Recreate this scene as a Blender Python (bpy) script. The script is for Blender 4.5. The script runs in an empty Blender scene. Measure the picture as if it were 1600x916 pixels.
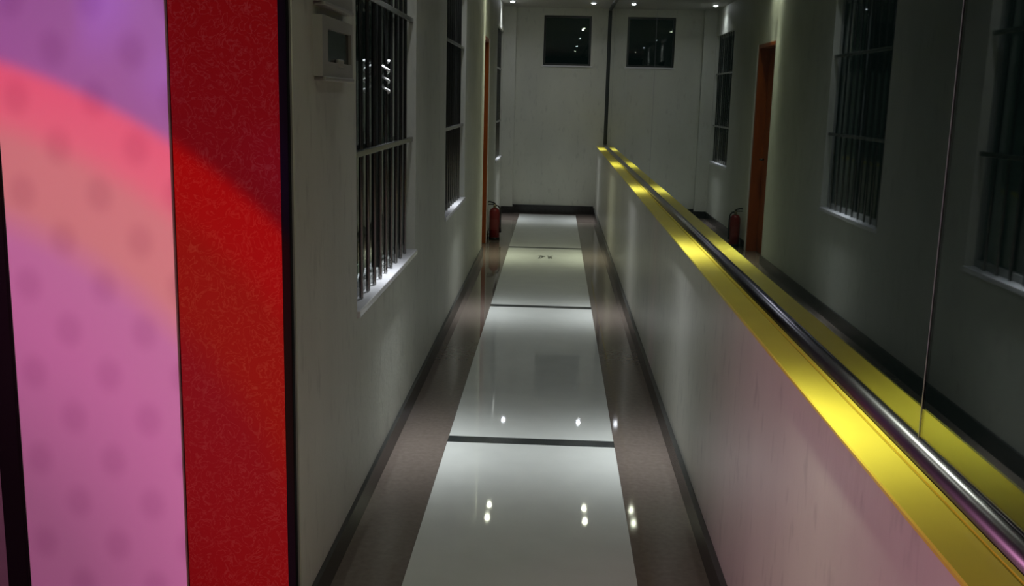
import bpy, bmesh, math, random
from mathutils import Vector, Matrix
random.seed(7)
S = bpy.context.scene
COL = S.collection

# ------------------------------------------------------------------ camera
cam_data = bpy.data.cameras.new('camera')
cam_data.sensor_width = 36.0
cam_data.lens = 36.0 * 1587.24 / 1600.0
cam_data.clip_start = 0.05
cam_data.clip_end = 200
cam = bpy.data.objects.new('camera', cam_data)
COL.objects.link(cam)
_r = Vector((0.99882263, 0.04249064, 0.02340709))
_u = Vector((-0.03100834, 0.18814020, 0.98165256))
_f = Vector((-0.03730723, 0.98122261, -0.18923625))
cam.matrix_world = Matrix(((_r.x, _u.x, -_f.x, 0), (_r.y, _u.y, -_f.y, 0),
                           (_r.z, _u.z, -_f.z, 1.62), (0, 0, 0, 1)))
S.camera = cam

# ------------------------------------------------------------------ world, exposure
world = bpy.data.worlds.new('night')
S.world = world
world.use_nodes = True
bg = world.node_tree.nodes['Background']
bg.inputs['Color'].default_value = (0.55, 1.0, 0.9, 1)
bg.inputs['Strength'].default_value = 0.003
S.view_settings.view_transform = 'Standard'
S.view_settings.look = 'None'
S.view_settings.exposure = 0.0
S.view_settings.gamma = 1.0
S.view_settings.use_curve_mapping = False

CEIL = 2.846
XL, XL2, XR = -0.72, -0.745, 0.598       # corridor wall faces
YW, YE = 2.79, 14.495                    # entrance wall plane, end wall plane
GX = 0.715                               # glass plane
SILL = 0.969

# ------------------------------------------------------------------ stage lights of the entrance hall
def spot(name, loc, target, power, color, size, blend, radius):
    d = bpy.data.lights.new(name, 'SPOT')
    d.energy = power; d.color = color; d.spot_size = math.radians(size)
    d.spot_blend = blend; d.shadow_soft_size = radius
    o = bpy.data.objects.new(name, d); COL.objects.link(o)
    o.location = loc
    v = Vector(target) - Vector(loc)
    o.rotation_euler = v.to_track_quat('-Z', 'Y').to_euler()
    return o

# ring projector: a lens that throws concentric coloured rings on the entrance wall
PROJ = (-1.99, -0.21, 0.06)
proj = spot('ring_projector_light', PROJ, (-1.99, 2.79, 0.0), 290, (1, 1, 1), 95, 0.05, 0.012)
def gobo(light):
    L = light.data; L.use_nodes = True
    nt = L.node_tree; N = nt.nodes; K = nt.links
    em = N['Emission']
    tc = N.new('ShaderNodeTexCoord')
    sp = N.new('ShaderNodeSeparateXYZ'); K.new(tc.outputs['Normal'], sp.inputs[0])
    def m(op, a, b=None):
        n = N.new('ShaderNodeMath'); n.operation = op
        for i, v in enumerate((a, b)):
            if v is None: continue
            if isinstance(v, (int, float)): n.inputs[i].default_value = v
            else: K.new(v, n.inputs[i])
        return n.outputs[0]
    z = m('ABSOLUTE', sp.outputs['Z'])
    gx = m('DIVIDE', sp.outputs['X'], z); gy = m('DIVIDE', sp.outputs['Y'], z)
    r = m('SQRT', m('ADD', m('MULTIPLY', gx, gx), m('MULTIPLY', gy, gy)))
    ramp = N.new('ShaderNodeValToRGB'); K.new(r, ramp.inputs[0])
    e = ramp.color_ramp.elements
    stops = [(0.0, (.26, .085, .17)), (0.22, (.36, .11, .24)), (0.36, (.68, .185, .44)), (0.435, (.76, .23, .50)),
             (0.47, (.96, .33, .31)), (0.525, (1.08, .34, .33)), (0.55, (1.38, .22, .33)), (0.588, (1.50, .17, .33)),
             (0.602, (.60, .17, .60)), (0.8, (.60, .20, .72))]
    e[0].position, e[0].color = stops[0][0], (*stops[0][1], 1)
    e[1].position, e[1].color = stops[-1][0], (*stops[-1][1], 1)
    for p, c in stops[1:-1]:
        q = e.new(p); q.color = (*c, 1)
    # blue-violet flecks outside the rings
    no = N.new('ShaderNodeTexNoise'); no.inputs['Scale'].default_value = 9.0; no.inputs['Detail'].default_value = 1.0
    K.new(tc.outputs['Normal'], no.inputs['Vector'])
    mr = N.new('ShaderNodeMapRange'); K.new(no.outputs['Fac'], mr.inputs['Value'])
    mr.inputs['From Min'].default_value = 0.47; mr.inputs['From Max'].default_value = 0.66
    mo = N.new('ShaderNodeMapRange'); K.new(r, mo.inputs['Value'])
    mo.inputs['From Min'].default_value = 0.605; mo.inputs['From Max'].default_value = 0.70
    fl = m('MULTIPLY', mr.outputs[0], mo.outputs[0])
    mx = N.new('ShaderNodeMix'); mx.data_type = 'RGBA'
    K.new(fl, mx.inputs['Factor']); K.new(ramp.outputs[0], mx.inputs['A'])
    mx.inputs['B'].default_value = (.9, .36, 1.9, 1)
    K.new(mx.outputs['Result'], em.inputs['Color'])
    # added mask: cuts the beam at the right edge of the entrance wall
    beam_mask = N.new('ShaderNodeMapRange'); K.new(gx, beam_mask.inputs['Value'])
    beam_mask.inputs['From Min'].default_value = 0.425; beam_mask.inputs['From Max'].default_value = 0.44
    beam_mask.inputs['To Min'].default_value = 1.0; beam_mask.inputs['To Max'].default_value = 0.0
    K.new(beam_mask.outputs[0], em.inputs['Strength'])
gobo(proj)
def beam_profile(light, core, spill):
    # reflector lamp: hot core of a few degrees inside a wide weak spill
    L = light.data; L.use_nodes = True
    nt = L.node_tree; N = nt.nodes; K = nt.links; em = N['Emission']
    tc = N.new('ShaderNodeTexCoord'); sp = N.new('ShaderNodeSeparateXYZ'); K.new(tc.outputs['Normal'], sp.inputs[0])
    def m(op, a, b=None):
        n = N.new('ShaderNodeMath'); n.operation = op
        for i, v in enumerate((a, b)):
            if v is None: continue
            if isinstance(v, (int, float)): n.inputs[i].default_value = v
            else: K.new(v, n.inputs[i])
        return n.outputs[0]
    z = m('MINIMUM', m('ABSOLUTE', sp.outputs['Z']), 1.0)
    th = m('ARCCOSINE', z)
    def g(deg, amp):
        q = m('DIVIDE', th, math.radians(deg))
        return m('MULTIPLY', m('EXPONENT', m('MULTIPLY', m('MULTIPLY', q, q), -1.0)), amp)
    K.new(m('ADD', g(core, 1.0), g(40, spill)), em.inputs['Strength'])

# pink wash that reaches the low wall and floor on the right
spot('pink_wash_light', (-2.5, 0.9, 1.55), (0.6, 1.75, 0.5), 108, (1.0, 0.40, 0.66), 60, 0.9, 0.12)

# ------------------------------------------------------------------ material helpers
def mat(name, color, rough=0.5, metal=0.0, spec=0.5, noise=None, bump=None, emit=None, coat=0.0):
    m = bpy.data.materials.new(name); m.use_nodes = True
    nt = m.node_tree; b = nt.nodes['Principled BSDF']
    b.inputs['Base Color'].default_value = (*color, 1)
    b.inputs['Roughness'].default_value = rough
    b.inputs['Metallic'].default_value = metal
    b.inputs['Specular IOR Level'].default_value = spec
    b.inputs['Coat Weight'].default_value = coat
    if emit:
        b.inputs['Emission Color'].default_value = (*emit[0], 1)
        b.inputs['Emission Strength'].default_value = emit[1]
    if noise or bump:
        tc = nt.nodes.new('ShaderNodeTexCoord')
    if noise:      # (scale vec, amount)
        mp = nt.nodes.new('ShaderNodeMapping'); mp.inputs['Scale'].default_value = noise[0]
        nt.links.new(tc.outputs['Object'], mp.inputs[0])
        n = nt.nodes.new('ShaderNodeTexNoise'); n.inputs['Scale'].default_value = 1; n.inputs['Detail'].default_value = 5
        nt.links.new(mp.outputs[0], n.inputs['Vector'])
        mr = nt.nodes.new('ShaderNodeMapRange'); nt.links.new(n.outputs['Fac'], mr.inputs['Value'])
        mr.inputs['From Min'].default_value = .25; mr.inputs['From Max'].default_value = .75
        mr.inputs['To Min'].default_value = 1 - noise[1]; mr.inputs['To Max'].default_value = 1 + noise[1]
        v = nt.nodes.new('ShaderNodeMix'); v.data_type = 'RGBA'; v.blend_type = 'MULTIPLY'
        v.inputs['Factor'].default_value = 1; v.inputs['A'].default_value = (*color, 1)
        nt.links.new(mr.outputs[0], v.inputs['B'])
        nt.links.new(v.outputs['Result'], b.inputs['Base Color'])
    if bump:       # (scale vec, strength, distance)
        mp = nt.nodes.new('ShaderNodeMapping'); mp.inputs['Scale'].default_value = bump[0]
        nt.links.new(tc.outputs['Object'], mp.inputs[0])
        n = nt.nodes.new('ShaderNodeTexNoise'); n.inputs['Scale'].default_value = 1; n.inputs['Detail'].default_value = 4
        nt.links.new(mp.outputs[0], n.inputs['Vector'])
        bp = nt.nodes.new('ShaderNodeBump'); bp.inputs['Strength'].default_value = bump[1]; bp.inputs['Distance'].default_value = bump[2]
        nt.links.new(n.outputs['Fac'], bp.inputs['Height'])
        nt.links.new(bp.outputs[0], b.inputs['Normal'])
    return m

def glass_mat(name, color, ior, wavy=0.0):
    m = bpy.data.materials.new(name); m.use_nodes = True
    nt = m.node_tree; b = nt.nodes['Principled BSDF']
    b.inputs['Base Color'].default_value = (*color, 1)
    b.inputs['Transmission Weight'].default_value = 1.0
    b.inputs['Roughness'].default_value = 0.0
    b.inputs['IOR'].default_value = ior
    if wavy:
        tc = nt.nodes.new('ShaderNodeTexCoord')
        n = nt.nodes.new('ShaderNodeTexNoise'); n.inputs['Scale'].default_value = 9; n.inputs['Detail'].default_value = 1
        nt.links.new(tc.outputs['Object'], n.inputs['Vector'])
        bp = nt.nodes.new('ShaderNodeBump'); bp.inputs['Strength'].default_value = wavy; bp.inputs['Distance'].default_value = 0.003
        nt.links.new(n.outputs['Fac'], bp.inputs['Height']); nt.links.new(bp.outputs[0], b.inputs['Normal'])
    return m

def flecks(m, scale, lo, hi, dark):
    nt = m.node_tree; b = nt.nodes['Principled BSDF']; src = b.inputs['Base Color'].links[0].from_socket
    tc = nt.nodes.new('ShaderNodeTexCoord'); mp = nt.nodes.new('ShaderNodeMapping'); mp.inputs['Scale'].default_value = scale
    nt.links.new(tc.outputs['Object'], mp.inputs[0])
    n = nt.nodes.new('ShaderNodeTexNoise'); n.inputs['Scale'].default_value = 1; n.inputs['Detail'].default_value = 2
    nt.links.new(mp.outputs[0], n.inputs['Vector'])
    mr = nt.nodes.new('ShaderNodeMapRange'); nt.links.new(n.outputs['Fac'], mr.inputs['Value'])
    mr.inputs['From Min'].default_value = lo; mr.inputs['From Max'].default_value = hi
    mr.inputs['To Min'].default_value = 1; mr.inputs['To Max'].default_value = dark
    v = nt.nodes.new('ShaderNodeMix'); v.data_type = 'RGBA'; v.blend_type = 'MULTIPLY'; v.inputs['Factor'].default_value = 1
    nt.links.new(src, v.inputs['A']); nt.links.new(mr.outputs[0], v.inputs['B'])
    nt.links.new(v.outputs['Result'], b.inputs['Base Color'])
    return m

M = {}
M['wall'] = mat('wall_paint', (.58, .585, .50), .6, noise=((3, 3, 1.2), .07), bump=((55, 55, 40), .35, .004))
M['wall_r'] = mat('low_wall_paint', (.66, .65, .57), .36, noise=((4, 4.5, 1.1), .07), bump=((45, 45, 14), .3, .003))
flecks(M['wall_r'], (20, 20, 7), .58, .76, .78)
flecks(M['wall'], (20, 20, 8), .58, .76, .84)
M['ceiling'] = mat('ceiling_paint', (.45, .44, .40), .7, noise=((2, 2, 2), .06))
M['white_tile'] = mat('polished_white_tile', (.61, .63, .57), .03, noise=((7, 7, 7), .035))
M['border'] = mat('dark_brown_tile', (.15, .122, .10), .045, noise=((40, 40, 40), .13))
M['black_stone'] = mat('black_stone_strip', (.022, .026, .026), .2, noise=((30, 30, 30), .3))
M['baseboard'] = mat('dark_stone_skirting', (.028, .028, .026), .25, noise=((25, 25, 25), .3))
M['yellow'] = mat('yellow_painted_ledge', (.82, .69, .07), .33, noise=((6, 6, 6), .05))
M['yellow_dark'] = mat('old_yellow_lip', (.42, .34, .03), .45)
M['steel'] = mat('brushed_steel', (.19, .19, .22), .28, metal=1.0)
M['bar_steel'] = mat('polished_bar_steel', (.30, .30, .29), .24, metal=1.0)
M['frame'] = mat('painted_window_frame', (.30, .31, .29), .4)
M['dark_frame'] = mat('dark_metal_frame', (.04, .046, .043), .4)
M['sill'] = mat('white_marble_sill', (.72, .72, .72), .22, noise=((20, 20, 20), .05))
M['glass'] = glass_mat('clear_green_glass', (.80, .93, .90), 1.52)
M['pane'] = glass_mat('window_glass', (.72, .88, .84), 1.5, wavy=.15)
M['silicone'] = mat('silicone_joint', (.14, .155, .17), .3)
M['door'] = mat('orange_brown_wood', (.30, .068, .012), .35, noise=((18, 18, 2.5), .22))
M['black_trim'] = mat('black_trim', (.004, .003, .003), .7, spec=.1)
M['grey_wall'] = mat('hall_grey_wall', (.22, .21, .18), .7, noise=((6, 6, 6), .15))
M['ext_red'] = mat('red_enamel', (.20, .010, .013), .28, coat=.4)
M['black_rubber'] = mat('black_rubber', (.012, .012, .012), .5)
M['brass'] = mat('dull_brass', (.38, .34, .24), .35, metal=1.0)
M['label'] = mat('pale_printed_label', (.36, .33, .27), .5)
M['box'] = mat('grey_box_plastic', (.36, .355, .32), .5)
M['box_glass'] = mat('dark_viewing_window', (.012, .022, .018), .12)
M['lamp_ring'] = mat('white_lamp_ring', (.7, .7, .68), .35)
M['mark'] = mat('worn_dark_paint', (.07, .075, .06), .5, noise=((90, 90, 90), .4))
M['squiggle'] = mat('white_squiggle', (.85, .86, .84), .5)

def pink_paper():
    m = bpy.data.materials.new('dotted_pink_paper'); m.use_nodes = True
    nt = m.node_tree; N = nt.nodes; K = nt.links; b = N['Principled BSDF']
    tc = N.new('ShaderNodeTexCoord'); sp = N.new('ShaderNodeSeparateXYZ'); K.new(tc.outputs['Object'], sp.inputs[0])
    def mm(op, a, bb=None, c=None):
        n = N.new('ShaderNodeMath'); n.operation = op
        for i, v in enumerate((a, bb, c)):
            if v is None: continue
            if isinstance(v, (int, float)): n.inputs[i].default_value = v
            else: K.new(v, n.inputs[i])
        return n.outputs[0]
    def dist(ox, oz):
        u = mm('SUBTRACT', mm('WRAP', mm('ADD', mm('ADD', sp.outputs['X'], 1.362), ox), .2175, 0.0), .10875)
        v = mm('SUBTRACT', mm('WRAP', mm('ADD', mm('SUBTRACT', sp.outputs['Z'], .941), oz), .259, 0.0), .1295)
        return mm('SQRT', mm('ADD', mm('MULTIPLY', u, u), mm('MULTIPLY', mm('MULTIPLY', v, v), .6)))
    d = mm('MINIMUM', dist(.10875, .1295), dist(0, 0))
    mr = N.new('ShaderNodeMapRange'); mr.interpolation_type = 'SMOOTHSTEP'
    K.new(d, mr.inputs['Value'])
    mr.inputs['From Min'].default_value = .012; mr.inputs['From Max'].default_value = .058
    mx = N.new('ShaderNodeMix'); mx.data_type = 'RGBA'
    K.new(mr.outputs[0], mx.inputs['Factor'])
    mx.inputs['A'].default_value = (.70, .485, .63, 1); mx.inputs['B'].default_value = (.80, .60, .73, 1)
    K.new(mx.outputs['Result'], b.inputs['Base Color'])
    b.inputs['Roughness'].default_value = .6
    return m
M['pink'] = pink_paper()

def red_paper():
    m = bpy.data.materials.new('red_curl_paper'); m.use_nodes = True
    nt = m.node_tree; N = nt.nodes; K = nt.links; b = N['Principled BSDF']
    tc = N.new('ShaderNodeTexCoord')
    n = N.new('ShaderNodeTexNoise'); n.inputs['Scale'].default_value = 20; n.inputs['Detail'].default_value = 3
    n.inputs['Distortion'].default_value = 2.6
    K.new(tc.outputs['Object'], n.inputs['Vector'])
    a = N.new('ShaderNodeMath'); a.operation = 'SUBTRACT'; K.new(n.outputs['Fac'], a.inputs[0]); a.inputs[1].default_value = .5
    ab = N.new('ShaderNodeMath'); ab.operation = 'ABSOLUTE'; K.new(a.outputs[0], ab.inputs[0])
    mr = N.new('ShaderNodeMapRange'); K.new(ab.outputs[0], mr.inputs['Value'])
    mr.inputs['From Min'].default_value = 0.0; mr.inputs['From Max'].default_value = .035
    n2 = N.new('ShaderNodeTexNoise'); n2.inputs['Scale'].default_value = 55; n2.inputs['Detail'].default_value = 4
    K.new(tc.outputs['Object'], n2.inputs['Vector'])
    r2 = N.new('ShaderNodeMapRange'); K.new(n2.outputs['Fac'], r2.inputs['Value'])
    r2.inputs['From Min'].default_value = .45; r2.inputs['From Max'].default_value = .7
    mxa = N.new('ShaderNodeMath'); mxa.operation = 'MAXIMUM'; K.new(mr.outputs[0], mxa.inputs[0]); K.new(r2.outputs[0], mxa.inputs[1])
    mx = N.new('ShaderNodeMix'); mx.data_type = 'RGBA'; K.new(mxa.outputs[0], mx.inputs['Factor'])
    mx.inputs['A'].default_value = (.36, .05, .025, 1); mx.inputs['B'].default_value = (.31, .008, .003, 1)
    K.new(mx.outputs['Result'], b.inputs['Base Color'])
    b.inputs['Roughness'].default_value = .55; b.inputs['Specular IOR Level'].default_value = .08
    return m
M['red'] = red_paper()

# ------------------------------------------------------------------ geometry helpers
def box(bm, x0, x1, y0, y1, z0, z1):
    vs = [bm.verts.new((x, y, z)) for z in (z0, z1) for y in (y0, y1) for x in (x0, x1)]
    for q in ((0, 2, 3, 1), (4, 5, 7, 6), (0, 1, 5, 4), (2, 6, 7, 3), (0, 4, 6, 2), (1, 3, 7, 5)):
        bm.faces.new([vs[i] for i in q])

def cyl(bm, p0, p1, r0, r1=None, n=14, cap=True):
    r1 = r0 if r1 is None else r1
    p0, p1 = Vector(p0), Vector(p1)
    d = (p1 - p0).normalized()
    a = d.orthogonal().normalized(); b = d.cross(a)
    A = [bm.verts.new(p0 + (a * math.cos(t) + b * math.sin(t)) * r0) for t in [2 * math.pi * i / n for i in range(n)]]
    B = [bm.verts.new(p1 + (a * math.cos(t) + b * math.sin(t)) * r1) for t in [2 * math.pi * i / n for i in range(n)]]
    for i in range(n):
        f = bm.faces.new((A[i], A[(i + 1) % n], B[(i + 1) % n], B[i])); f.smooth = True
    if cap:
        bm.faces.new(A[::-1]); bm.faces.new(B)

def lathe(bm, prof, n=24, c=(0, 0)):
    rings = []
    for r, z in prof:
        if r < 1e-6: rings.append([bm.verts.new((c[0], c[1], z))])
        else: rings.append([bm.verts.new((c[0] + r * math.cos(2 * math.pi * i / n), c[1] + r * math.sin(2 * math.pi * i / n), z)) for i in range(n)])
    for a, b in zip(rings, rings[1:]):
        for i in range(n):
            j = (i + 1) % n
            if len(a) == 1 and len(b) == 1: continue
            if len(a) == 1: f = bm.faces.new((a[0], b[j], b[i]))
            elif len(b) == 1: f = bm.faces.new((a[i], a[j], b[0]))
            else: f = bm.faces.new((a[i], a[j], b[j], b[i]))
            f.smooth = True

def tube(bm, pts, r, n=8):
    pts = [Vector(p) for p in pts]; rings = []
    for i, p in enumerate(pts):
        d = (pts[min(i + 1, len(pts) - 1)] - pts[max(i - 1, 0)]).normalized()
        a = d.cross(Vector((0.31, .77, .55))).normalized(); b = d.cross(a)
        rings.append([bm.verts.new(p + (a * math.cos(2 * math.pi * k / n) + b * math.sin(2 * math.pi * k / n)) * r) for k in range(n)])
    for A, B in zip(rings, rings[1:]):
        for i in range(n):
            f = bm.faces.new((A[i], A[(i + 1) % n], B[(i + 1) % n], B[i])); f.smooth = True
    bm.faces.new(rings[0][::-1]); bm.faces.new(rings[-1])

def obj(name, bm, m, parent=None, bevel=0.0):
    me = bpy.data.meshes.new(name)
    bmesh.ops.recalc_face_normals(bm, faces=bm.faces)
    bm.to_mesh(me); bm.free()
    me.materials.append(M[m] if isinstance(m, str) else m)
    o = bpy.data.objects.new(name, me); COL.objects.link(o)
    if parent: o.parent = parent; o.matrix_parent_inverse = Matrix.Translation(parent.location).inverted()
    if bevel:
        md = o.modifiers.new('bevel', 'BEVEL'); md.width = bevel; md.segments = 2; md.limit_method = 'ANGLE'
    return o

def boxes(name, lst, m, parent=None, bevel=0.0):
    bm = bmesh.new()
    for b in lst: box(bm, *b)
    return obj(name, bm, m, parent, bevel)

def empty(name, loc):
    o = bpy.data.objects.new(name, None); COL.objects.link(o); o.location = loc; o.empty_display_size = .1
    return o

def tag(o, label, cat, group=None, kind=None):
    o['label'] = label; o['category'] = cat
    if group: o['group'] = group
    if kind: o['kind'] = kind
    return o

def struct(o, label, cat):
    return tag(o, label, cat, kind='structure')

# ------------------------------------------------------------------ floor
floor = struct(boxes('floor', [(-3.2, 1.0, -2.2, YE + .25, -.12, -.012)], 'black_stone'),
               'polished corridor floor of white panels between dark brown borders', 'floor')
SL, SR = -0.4675, 0.3289
DIV = [1.435, 4.652, 7.867, 11.082]
G = .0005
ends = [-2.2] + DIV + [14.35]
for i in range(len(ends) - 1):
    a = ends[i] + (.045 if i else 0); b = ends[i + 1] - (.045 if i + 1 < len(ends) - 1 else 0)
    boxes('white_panel', [(SL + G, SR - G, a + G, b - G, -.012, 0)], 'white_tile', floor)
for d in DIV:
    boxes('divider_strip', [(SL + G, SR - G, d - .045, d + .045, -.012, -.0004)], 'black_stone', floor)
for x0, x1 in ((XL2, SL), (SR, XR)):
    for i in range(len(ends) - 1):
        boxes('border_tile', [(x0, x1, ends[i] + G, ends[i + 1] - G, -.012, 0)], 'border', floor)
boxes('border_tile', [(XL2, XR, 14.35 + G, YE, -.012, 0)], 'border', floor)
boxes('threshold', [(-.96, XL2, 10.36, 11.33, -.012, 0)], 'border', floor)
boxes('hall_tile', [(-3.2, XL2 - G, -2.2, YW + .02, -.012, 0)], 'border', floor)

# ------------------------------------------------------------------ ceiling
struct(boxes('ceiling', [(-3.2, 1.0, -2.2, YE + .25, CEIL, CEIL + .12)], 'ceiling'),
       'plain dim ceiling over the corridor with pairs of downlights', 'ceiling')

# ------------------------------------------------------------------ left wall with openings
WZ0, WZ1 = .82, 2.42
W1 = (3.70, 5.30); W2 = (6.76, 8.22); W3 = (12.95, 14.35)
DR = (10.385, 11.33, 2.235)
XB = -.96
wl = []
def wall_seg(x, y0, y1, ops):
    y = y0
    for a, b, z0, z1 in ops:
        if a > y: wl.append((XB, x, y, a, 0, CEIL))
        if z0 > 0: wl.append((XB, x, a, b, 0, z0))
        wl.append((XB, x, a, b, z1, CEIL))
        y = b
    if y1 > y: wl.append((XB, x, y, y1, 0, CEIL))
wall_seg(XL, YW + .02, 10.36, [(*W1, WZ0 - .03, WZ1), (*W2, WZ0 - .03, WZ1)])
wall_seg(XL2, 10.36, YE, [(DR[0], DR[1], 0, DR[2]), (*W3, WZ0 - .03, 2.5)])
struct(boxes('wall_left', wl, 'wall'), 'pale grey rough painted corridor wall with barred windows', 'wall')

def left_window(num, W, x, z1, label, bar_off, rails=(1.395, 1.99)):
    root = empty('window_%d' % num, (x - .06, (W[0] + W[1]) / 2, WZ0))
    struct(root, label, 'window')
    y0, y1 = W
    xf = x - .03             # bar plane
    # frame
    t = .035
    boxes('frame', [(xf - .06, xf - .02, y0, y0 + t, WZ0, z1), (xf - .06, xf - .02, y1 - t, y1, WZ0, z1),
                    (xf - .06, xf - .02, y0 + t, y1 - t, WZ0, WZ0 + t), (xf - .06, xf - .02, y0 + t, y1 - t, z1 - t, z1),
                    ], 'frame', root)
    ym = (y0 + y1) / 2
    boxes('mullion', [(xf - .06, xf - .025, ym - .02, ym + .02, WZ0 + t, z1 - t)], 'dark_frame', root)
    for a, b in ((y0 + t, ym - .02), (ym + .02, y1 - t)):
        boxes('pane', [(xf - .046, xf - .04, a, b, WZ0 + t, z1 - t)], 'pane', root)
    # sill: slightly proud white lip
    bm = bmesh.new(); box(bm, x - .09, x + .012, y0 + .002, y1 - .002, WZ0 - .03, WZ0 - .002)
    obj('sill', bm, 'sill', root, .004)
    # round steel bars
    y = y0 + bar_off; k = 0; me = None
    while y < y1 - .04:
        bm = bmesh.new(); cyl(bm, (0, 0, WZ0 + .001), (0, 0, z1 - .001), .008, n=12, cap=False)
        if me is None:
            o = obj('bar', bm, 'bar_steel', root); me = o.data
            o.location = (xf, y, 0)
        else:
            bm.free(); o = bpy.data.objects.new('bar', me); COL.objects.link(o); o.parent = root
            o.matrix_parent_inverse = Matrix.Translation(root.location).inverted(); o.location = (xf, y, 0)
        y += .1475; k += 1
    for z in rails:
        boxes('rail', [(xf - .003, xf + .016, y0, y1, z - .012, z + .012)], 'bar_steel', root, .003)
    return root
left_window(1, W1, XL, WZ1, 'nearest barred window on the left wall with white lit sill', .095)
left_window(2, W2, XL, WZ1, 'second barred window on the left wall, before the orange doorway', .1)
left_window(3, W3, XL2, 2.5, 'far narrow-looking barred window beside the end wall, past the extinguisher', .1, (1.30, 1.99))

# dark rooms behind the windows
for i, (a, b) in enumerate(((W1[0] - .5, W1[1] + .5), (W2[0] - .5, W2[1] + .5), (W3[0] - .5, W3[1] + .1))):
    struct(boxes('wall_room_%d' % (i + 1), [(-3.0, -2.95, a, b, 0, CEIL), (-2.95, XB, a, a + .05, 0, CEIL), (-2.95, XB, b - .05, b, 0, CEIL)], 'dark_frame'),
           ['dark room wall seen behind the nearest barred window', 'dark room wall seen behind the second barred window',
            'dark room wall seen behind the farthest barred window'][i], 'wall')

# door
door = struct(empty('door_1', (XL2 - .1, (DR[0] + DR[1]) / 2, 0)), 'orange brown wooden doorway on the left before the extinguisher', 'door')
jx0, jx1 = XL2 - .11, XL2 + .004
boxes('jamb', [(jx0, jx1, DR[1] - .045, DR[1], 0, DR[2])], 'door', door, .004)
boxes('jamb', [(jx0, jx1, DR[0], DR[0] + .03, 0, DR[2])], 'door', door, .004)
boxes('lintel', [(jx0, jx1, DR[0] + .03, DR[1] - .045, DR[2] - .04, DR[2])], 'door', door, .004)
leaf = boxes('leaf', [(jx0 - .045, jx0, DR[0], DR[1], .006, DR[2])], 'door', door)
for z0, z1 in ((.25, .95), (1.1, 1.95)):
    boxes('panel', [(jx0 - .001, jx0 + .008, DR[0] + .2, DR[1] - .2, z0, z1)], 'door', leaf, .006)
bm = bmesh.new(); cyl(bm, (jx0, DR[1] - .12, 1.02), (jx0 + .045, DR[1] - .12, 1.02), .011)
cyl(bm, (jx0 + .045, DR[1] - .115, 1.02), (jx0 + .045, DR[1] - .23, 1.02), .009)
obj('handle', bm, 'bar_steel', leaf)
boxes('architrave', [(XL2, XL2 + .012, DR[1], DR[1] + .05, 0, DR[2] + .0)], 'lamp_ring', door, .003)

# baseboards
struct(boxes('baseboard_left', [(XL, XL + .016, YW + .02, 10.36, 0, .096)], 'baseboard'),
       'low black stone skirting along the left wall', 'baseboard')
struct(boxes('baseboard_left_far', [(XL2, XL2 + .014, DR[1] + .05, YE - .1, 0, .096)], 'baseboard'),
       'short black skirting at the far left beyond the doorway', 'baseboard')
struct(boxes('baseboard_right', [(XR - .022, XR, -2.2, YE, 0, .096)], 'baseboard'),
       'low black stone skirting along the right wall', 'baseboard')
struct(boxes('baseboard_back', [(-.575, XR - .022, YE - .016, YE, 0, .12)], 'baseboard'),
       'black skirting at the foot of the end wall', 'baseboard')

# ------------------------------------------------------------------ end wall with high window
EW = (-.195, .463, 2.072, 2.745)
struct(boxes('wall_back', [(XB, EW[0], YE, YE + .22, 0, CEIL), (EW[1], 1.0, YE, YE + .22, 0, CEIL),
                           (EW[0], EW[1], YE, YE + .22, 0, EW[2]), (EW[0], EW[1], YE, YE + .22, EW[3], CEIL)], 'wall'),
       'pale end wall closing the corridor with a small high window', 'wall')
struct(boxes('wall_pilaster', [(XL2, -.575, YE - .1, YE, 0, CEIL)], 'wall'), 'shallow pale pilaster in the far left corner', 'wall')
struct(boxes('baseboard_pilaster', [(XL2 + .014, -.561, YE - .116, YE - .1, 0, .1)], 'baseboard'), 'black skirting at the foot of the far left pilaster', 'baseboard')
w4 = struct(empty('window_4', ((EW[0] + EW[1]) / 2, YE + .05, EW[2])), 'small square dark window high on the end wall', 'window')
t = .028
boxes('frame', [(EW[0], EW[0] + t, YE + .03, YE + .08, EW[2], EW[3]), (EW[1] - t, EW[1], YE + .03, YE + .08, EW[2], EW[3]),
                (EW[0] + t, EW[1] - t, YE + .03, YE + .08, EW[2], EW[2] + t), (EW[0] + t, EW[1] - t, YE + .03, YE + .08, EW[3] - t, EW[3])], 'dark_frame', w4)
boxes('pane', [(EW[0] + t, EW[1] - t, YE + .05, YE + .056, EW[2] + t, EW[3] - t)], 'glass', w4)
boxes('sill', [(EW[0] - .02, EW[1] + .02, YE - .012, YE + .03, EW[2] - .02, EW[2])], 'sill', w4)

# ------------------------------------------------------------------ right low wall, ledge, glass wall
struct(boxes('wall_right', [(XR, .84, -2.2, YE, 0, SILL - .012)], 'wall_r'),
       'low right wall under the yellow ledge, tinted mauve near the camera', 'wall')
led = struct(boxes('trim_1', [(.590, .672, -2.2, YE - .005, SILL - .012, SILL)], 'yellow'),
             'bright yellow ledge topping the low right wall', 'ledge')
led.modifiers.new('bevel', 'BEVEL').width = .003
boxes('inner_lip', [(.674, .683, -2.2, YE - .005, SILL - .012, SILL + .002)], 'yellow', led)
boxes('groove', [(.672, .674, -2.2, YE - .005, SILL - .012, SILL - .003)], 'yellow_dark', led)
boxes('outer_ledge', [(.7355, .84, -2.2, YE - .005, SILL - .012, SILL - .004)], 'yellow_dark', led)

gw = struct(empty('window_5', (GX, 6, SILL)), 'long frameless glass screen on the right above the yellow ledge', 'window')
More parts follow.
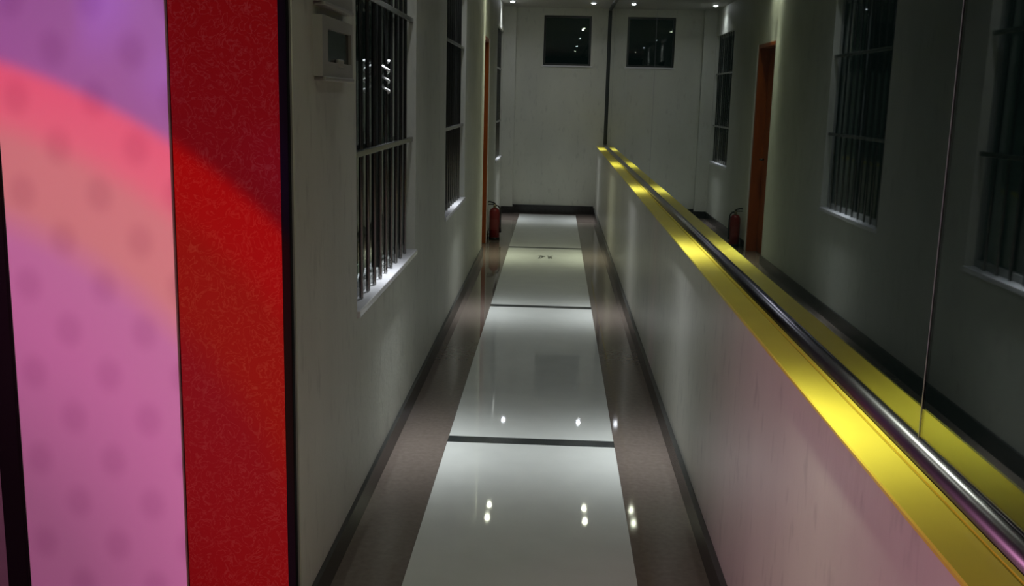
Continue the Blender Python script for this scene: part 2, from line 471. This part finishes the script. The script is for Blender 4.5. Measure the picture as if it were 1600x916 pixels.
# rounded steel channel that holds the glass (front and back half)
def channel(side):
    bm = bmesh.new(); n = 10; r = .030
    prof = [(GX + side * .006, SILL - .012), (GX + side * r, SILL - .012), (GX + side * r, SILL)]
    prof += [(GX + side * (.006 + (r - .006) * math.cos(a)), SILL + r * math.sin(a)) for a in [math.pi / 2 * i / n for i in range(1, n + 1)]]
    prof += [(GX + side * .005, SILL + r)]
    A = [bm.verts.new((x, -2.2, z)) for x, z in prof]; B = [bm.verts.new((x, YE - .02, z)) for x, z in prof]
    for i in range(len(prof)):
        j = (i + 1) % len(prof)
        f = bm.faces.new((A[i], A[j], B[j], B[i])); f.smooth = True
    bm.faces.new(A[::-1]); bm.faces.new(B)
    return obj('channel', bm, 'steel', gw)
channel(-1); channel(1)
JO = [-2.2, 1.88, 7.6, 13.2, YE - .055]
for a, b in zip(JO, JO[1:]):
    boxes('pane', [(GX - .005, GX + .005, a + .0025, b - .0025, SILL - .010, CEIL - .03)], 'glass', gw)
for y in JO[1:-1]:
    boxes('joint', [(GX - .0056, GX + .0056, y - .0025, y + .0025, SILL + .01, CEIL - .03)], 'silicone', gw)
boxes('post', [(GX - .03, GX + .02, YE - .04, YE - .005, SILL + .03, CEIL - .03)], 'dark_frame', gw)
boxes('top_channel', [(GX - .025, GX + .025, -2.2, YE - .05, CEIL - .03, CEIL - .001)], 'dark_frame', gw)

# ------------------------------------------------------------------ entrance wall at the left
PX0, PS, PR = -1.525, -1.047, -.748
ent = struct(boxes('wall_entrance', [(-3.2, XL - .004, YW, YW + .02, 0, CEIL), (-3.2, XB, YW + .02, YW + .2, 0, CEIL)], 'grey_wall'),
             'entrance wall end at the left, papered pink and red between black trims', 'wall')
boxes('pink_panel', [(PX0, PS - .004, YW - .030, YW, 0, CEIL)], 'pink', ent)
boxes('red_panel', [(PS + .002, PR, YW - .022, YW, 0, CEIL)], 'red', ent)
boxes('seam', [(PS - .004, PS + .002, YW - .012, YW, 0, CEIL)], 'black_trim', ent)
boxes('corner_trim', [(PR, XL - .003, YW - .026, YW, 0, CEIL)], 'black_trim', ent, .003)
boxes('edge_trim', [(PX0 - .062, PX0, YW - .045, YW, 0, CEIL)], 'black_trim', ent, .004)

# ------------------------------------------------------------------ grey wall boxes near the entrance
def wall_box(name, y0, y1, z0, z1, label):
    r = tag(empty(name, (XL, (y0 + y1) / 2, z0)), label, 'wall box', 'grey boxes on the left wall')
    x = XL
    h = .028
    wy0, wy1, wz0, wz1 = y0 + .075, y1 - .02, z0 + .045, z1 - .035
    boxes('casing', [(x, x + h, y0, wy0, z0, z1), (x, x + h, wy1, y1, z0, z1), (x, x + h, wy0, wy1, z0, wz0), (x, x + h, wy0, wy1, wz1, z1),
                     (x, x + .012, wy0, wy1, wz0, wz1)], 'box', r)
    boxes('viewing_window', [(x + .012, x + .018, wy0 + .001, wy1 - .001, wz0 + .001, wz1 - .001)], 'box_glass', r)
    boxes('latch', [(x + .018, x + .034, (wy0 + wy1) / 2 - .03, (wy0 + wy1) / 2 + .03, wz0 - .012, wz0 + .012)], 'box', r, .004)
    boxes('bottom_lip', [(x, x + .036, y0 + .01, y1 - .01, z0 - .012, z0)], 'box', r, .003)
    return r
wall_box('wall_box', 3.05, 3.50, 1.668, 1.846, 'grey wall box with dark window before the nearest barred window, lower of two')
wall_box('wall_box', 3.05, 3.50, 1.885, 2.063, 'grey wall box cut by the top of the photo, upper of two')

# ------------------------------------------------------------------ small white twisted shape round a window bar
bm = bmesh.new()
cx, cy = XL - .03, W1[0] + .095 + 5 * .1475
pts = [(cx + .014 * math.cos(t * 1.5), cy + .014 * math.sin(t * 1.5), 1.765 - .0105 * t) for t in [i * .25 for i in range(54)]]
tube(bm, pts, .006, 6)
tag(obj('twisted_squiggle', bm, 'squiggle'), 'white squiggle winding round a bar of the nearest barred window', 'squiggle')

# ------------------------------------------------------------------ fire extinguisher
ex, ey = -.664, 11.64
fe = tag(empty('fire_extinguisher', (ex, ey, 0)), 'dull red fire extinguisher on the floor beside the orange doorway', 'extinguisher')
bm = bmesh.new()
lathe(bm, [(0, .004), (.055, .004), (.0605, .012), (.0605, .30), (.058, .325), (.049, .347), (.034, .362), (.02, .368), (0, .368)], 28, (ex, ey))
obj('cylinder', bm, 'ext_red', fe)
bm = bmesh.new(); lathe(bm, [(0, 0), (.063, 0), (.063, .028), (.0607, .03), (0, .03)], 28, (ex, ey)); obj('base_ring', bm, 'black_rubber', fe)
bm = bmesh.new(); lathe(bm, [(0, .366), (.019, .366), (.019, .385), (.014, .388), (.014, .408), (0, .41)], 16, (ex, ey)); obj('valve', bm, 'brass', fe)
bm = bmesh.new()
box(bm, ex - .075, ex + .012, ey - .011, ey + .011, .402, .41)
tube(bm, [(ex + .01, ey, .41), (ex - .02, ey, .428), (ex - .055, ey, .437), (ex - .085, ey, .432)], .008, 8)
obj('handle', bm, 'black_rubber', fe)
bm = bmesh.new(); lathe(bm, [(0, 0), (.014, 0), (.014, .014), (0, .014)], 16); bmesh.ops.rotate(bm, verts=bm.verts, matrix=Matrix.Rotation(math.radians(90), 3, 'X'))
bmesh.ops.translate(bm, verts=bm.verts, vec=(ex, ey - .014, .396)); obj('gauge', bm, 'brass', fe)
bm = bmesh.new()
tube(bm, [(ex + .012, ey, .395), (ex + .04, ey - .005, .39), (ex + .062, ey - .01, .36), (ex + .068, ey - .012, .30), (ex + .068, ey - .012, .16), (ex + .067, ey - .012, .13)], .008, 8)
obj('hose', bm, 'black_rubber', fe)
bm = bmesh.new(); cyl(bm, (ex + .067, ey - .012, .135), (ex + .067, ey - .012, .085), .010, .014, 10); obj('nozzle', bm, 'black_rubber', fe)
bm = bmesh.new()
n = 10; A = []; B = []
for i in range(n + 1):
    a = math.radians(-135 + 90 * i / n)
    for L, z in ((A, .12), (B, .24)): L.append(bm.verts.new((ex + .0612 * math.cos(a), ey + .0612 * math.sin(a), z)))
for i in range(n): bm.faces.new((A[i], A[i + 1], B[i + 1], B[i]))
obj('paper_label', bm, mat('faded_red_label', (.22, .03, .03), .5), fe)

# ------------------------------------------------------------------ worn floor marking (two dark strokes groups on the white panel)
mk = tag(empty('floor_marking', (-.058, 10.43, 0)), 'small worn dark marking of strokes on the white floor panel', 'floor marking')
def stroke(bm, pts, w):
    for (xa, ya), (xb, yb) in zip(pts, pts[1:]):
        a, b = Vector((xa, ya)), Vector((xb, yb)); d = (b - a).normalized(); nrm = Vector((-d.y, d.x)) * w / 2
        a = a - d * w * .3; b = b + d * w * .3
        lo = [bm.verts.new((*(p), .0003)) for p in (a - nrm, b - nrm, b + nrm, a + nrm)]
        hi = [bm.verts.new((*(p), .0012)) for p in (a - nrm, b - nrm, b + nrm, a + nrm)]
        bm.faces.new(hi)
        for i in range(4): bm.faces.new((lo[i], lo[(i + 1) % 4], hi[(i + 1) % 4], hi[i]))
ox, oy = -.132, 10.30
bm = bmesh.new(); stroke(bm, [(ox + .002, oy + .22), (ox + .028, oy + .22), (ox + .004, oy + .02), (ox + .03, oy + .03)], .012); obj('stroke', bm, 'mark', mk)
bm = bmesh.new(); stroke(bm, [(ox + .034, oy + .06), (ox + .038, oy + .2), (ox + .046, oy + .10), (ox + .056, oy + .19), (ox + .066, oy + .13)], .010); obj('stroke', bm, 'mark', mk)
bm = bmesh.new(); stroke(bm, [(ox + .098, oy + .22), (ox + .110, oy + .02), (ox + .121, oy + .18), (ox + .134, oy + .02), (ox + .142, oy + .22)], .010); obj('stroke', bm, 'mark', mk)

# ------------------------------------------------------------------ downlights
rows = [(13.67, 'cool', 'last row before the end wall'), (10.62, 'warm', 'fourth row, far one of a close double row'),
        (10.27, 'warm', 'fourth row, near one of a close double row'),
        (7.60, 'cool', 'third row, over the second barred window'), (4.50, 'cool', 'second row, over the nearest barred window'),
        (2.05, 'warm', 'first row, over the corridor mouth')]
TINT = {'cool': (.88, .92, 1.0), 'warm': (.95, 1.0, .76)}
for y, tint, where in rows:
    for x, side in ((-.600, 'left'), (.450, 'right')):
        d = tag(empty('downlight', (x, y, CEIL)), 'small round ceiling downlight on the %s, %s' % (side, where), 'downlight', 'downlights along the corridor ceiling')
        bm = bmesh.new(); lathe(bm, [(.0255, CEIL - .001), (.045, CEIL - .001), (.046, CEIL - .004), (.043, CEIL - .008), (.0255, CEIL - .005), (.0255, CEIL - .001)], 24, (x, y))
        obj('ring', bm, 'lamp_ring', d)
        bm = bmesh.new(); lathe(bm, [(0, CEIL - .018), (.014, CEIL - .0165), (.021, CEIL - .0115), (.025, CEIL - .0045), (.025, CEIL - .001), (0, CEIL - .001)], 20, (x, y))
        c = TINT[tint]
        key = 'lens_' + tint
        if key not in M: M[key] = mat('lamp_lens_' + tint, (.8, .8, .8), .4, emit=(c, 60))
        obj('lens', bm, key, d)
        p = 370 if not (10.2 < y < 10.7) else 185
        if y < 3: p = 280
        L = spot('downlight_beam', (x, y, CEIL - .03), (x, y, 0), p, c, 150, .3, .025)
        beam_profile(L, 9.5, .05)
